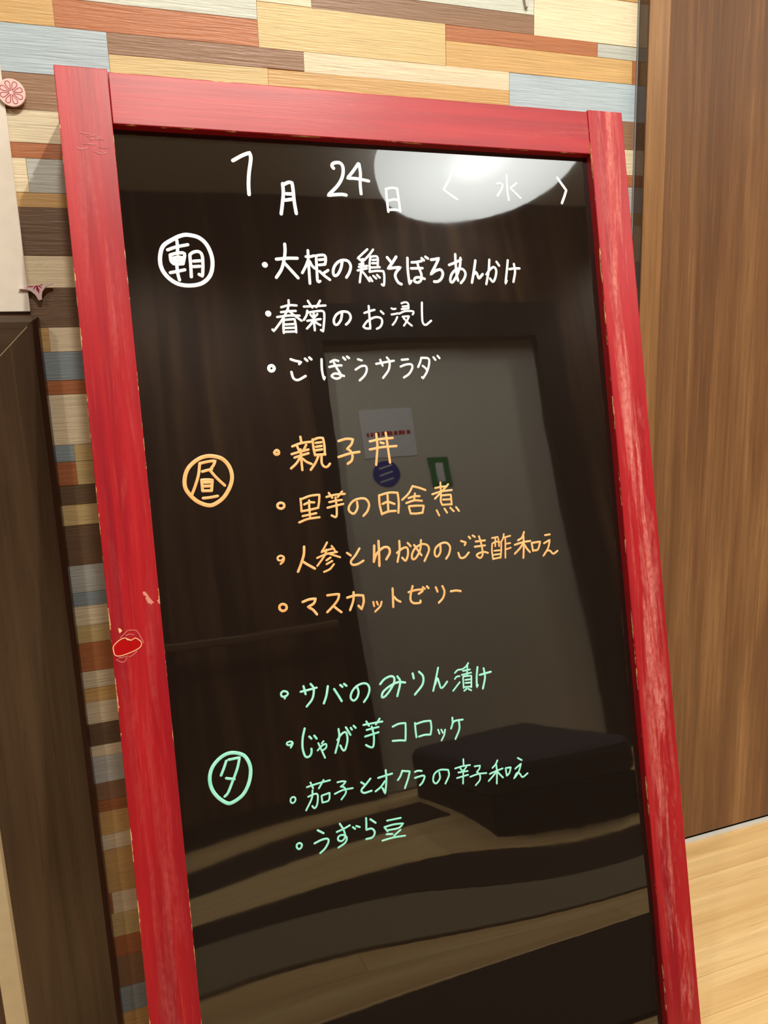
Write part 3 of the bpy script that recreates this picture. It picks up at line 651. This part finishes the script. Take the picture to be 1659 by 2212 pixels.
for i, (x, y_, e, r, cone) in enumerate(KEY_AND_FILL_LIGHTS):
    dl = empty('key_or_fill_downlight', (x, y_, CEIL), label=dl_lab[i], cat='lamp', group='recessed downlights in the corridor ceiling')
    bm = bmesh.new(); cyl(bm, (0, 0, -.008), .052, .0075, 32, .058); obj('trim_ring', bm, alu, dl)
    obj('bulb', cyl(bmesh.new(), (0, 0, -.0095), .036, .001, 24), glow, dl)
    L = bpy.data.lights.new('downlight', 'SPOT'); L.energy = e; L.color = (1, .935, .83); L.spot_size = math.radians(cone); L.spot_blend = .6
    L.shadow_soft_size = r; lo = bpy.data.objects.new('downlight_source', L); C.objects.link(lo); lo.parent = dl; lo.location = (0, 0, -.05)

hm = mat_plain('rail_metal', (150, 146, 138), .3, .6)
hr = empty('handrail', (0, OPP_Y, .615), label='wooden handrail on the dark wall across the corridor, mirrored in the board', cat='handrail')
obj('rail', box(-1.5, .61, .035, .06, -.014, .014), mat_wood('handrail_wood', (84, 62, 42), (110, 84, 60), (130, 104, 78), 'X', 1), hr, bevel=.006)
for x in (-1.2, -.5, .05, .5): obj('bracket', box(x, x+.02, .0003, .0345, -.01, .01), hm, hr)
DY = OPP_Y-.0385
def sign(name, label, pts, mat, th=.0015):
    return setk(obj(name, prism([Vector((x, DY, z_)) for x, z_ in pts], Vector((0, -th, 0))), mat), label, 'sign')
nm_ = mat_plain('notice_paper', (226, 228, 232), .6, .2)
def rect(x0, x1, z0, z1): return [(x0, z0), (x1, z0), (x1, z1), (x0, z1)]
nt = sign('paper_notice', 'white notice with a red line on the grey door, mirrored in the board', rect(.826, 1.043, 1.215, 1.408), nm_)
rd = mat_plain('red_print', (190, 40, 50), .6, .2)
for i in range(11):
    w = .009+.003*(i*7 % 3); x = .845+i*.0165
    obj('red_mark', box(x, x+w, DY+.0002, DY+.0006, 1.302, 1.318), rd, nt)
bl = sign('round_sign', 'blue oval sign with three pale lines under the white notice, mirrored in the board', [(.905+.056*math.cos(a*math.pi/18), 1.150+.052*math.sin(a*math.pi/18)) for a in range(36)], mat_plain('blue_print', (36, 52, 150), .5, .3))
for i in range(3):
    z_ = 1.176-i*.026
    obj('pale_line', prism([Vector((.875, DY+.0002, z_-.008)), Vector((.93, DY+.0002, z_+.005)), Vector((.93, DY+.0002, z_+.010)), Vector((.875, DY+.0002, z_-.003))], Vector((0, .0005, 0))), nm_, bl)
gr = sign('green_sign', 'green square sign with a pale figure, right of the blue oval sign', rect(1.077, 1.152, 1.083, 1.203), mat_plain('green_print', (20, 120, 60), .5, .3))
obj('figure_mark', box(1.099, 1.128, DY+.0002, DY+.0007, 1.105, 1.180), nm_, gr)

mat_d = mat_plain('dark_band_mat', (58, 46, 36), .9, .1); mat_shade = mat_plain('floor_shade_mat', (134, 122, 98), .9, .1)  # added mats make the mirrored bands; the grey-brown one paints floor shade
for lab, x0, x1, y0, y1, m in (('added dark mat along the far wall, making a dark band in the mirrored floor', -.9, .74, -.90, -.64, mat_d),
        ('added narrow dark mat in mid-corridor, making a dark band in the mirrored floor', -1.0, 1.9, -.34, -.17, mat_d),
        ('added grey-brown mat standing in for floor shaded by the photographer', -1.0, 1.9, -.165, .045, mat_shade),
        ('added dark mat before the menu board, making a dark band in the mirrored floor', -.8, 1.15, .20, .47, mat_d)):
    setk(obj('added_band_mat', box(x0, x1, y0, y1, .0005, .006), m, bevel=.002), lab, 'mat', 'added mats making the mirrored floor bands')
mb = empty('low_bench', (.96, -.72, 0), label='low dark upholstered bench before the grey door, mirrored in the board', cat='bench')
obj('cushion', box(-.2, .26, -.3, .32, .09, .19), mat_plain('dark_upholstery', (44, 44, 52), .6, .3), mb, bevel=.03)
obj('base', box(-.19, .25, -.29, .31, .0004, .0895), mat_plain('dark_base', (30, 28, 28), .6, .2), mb)
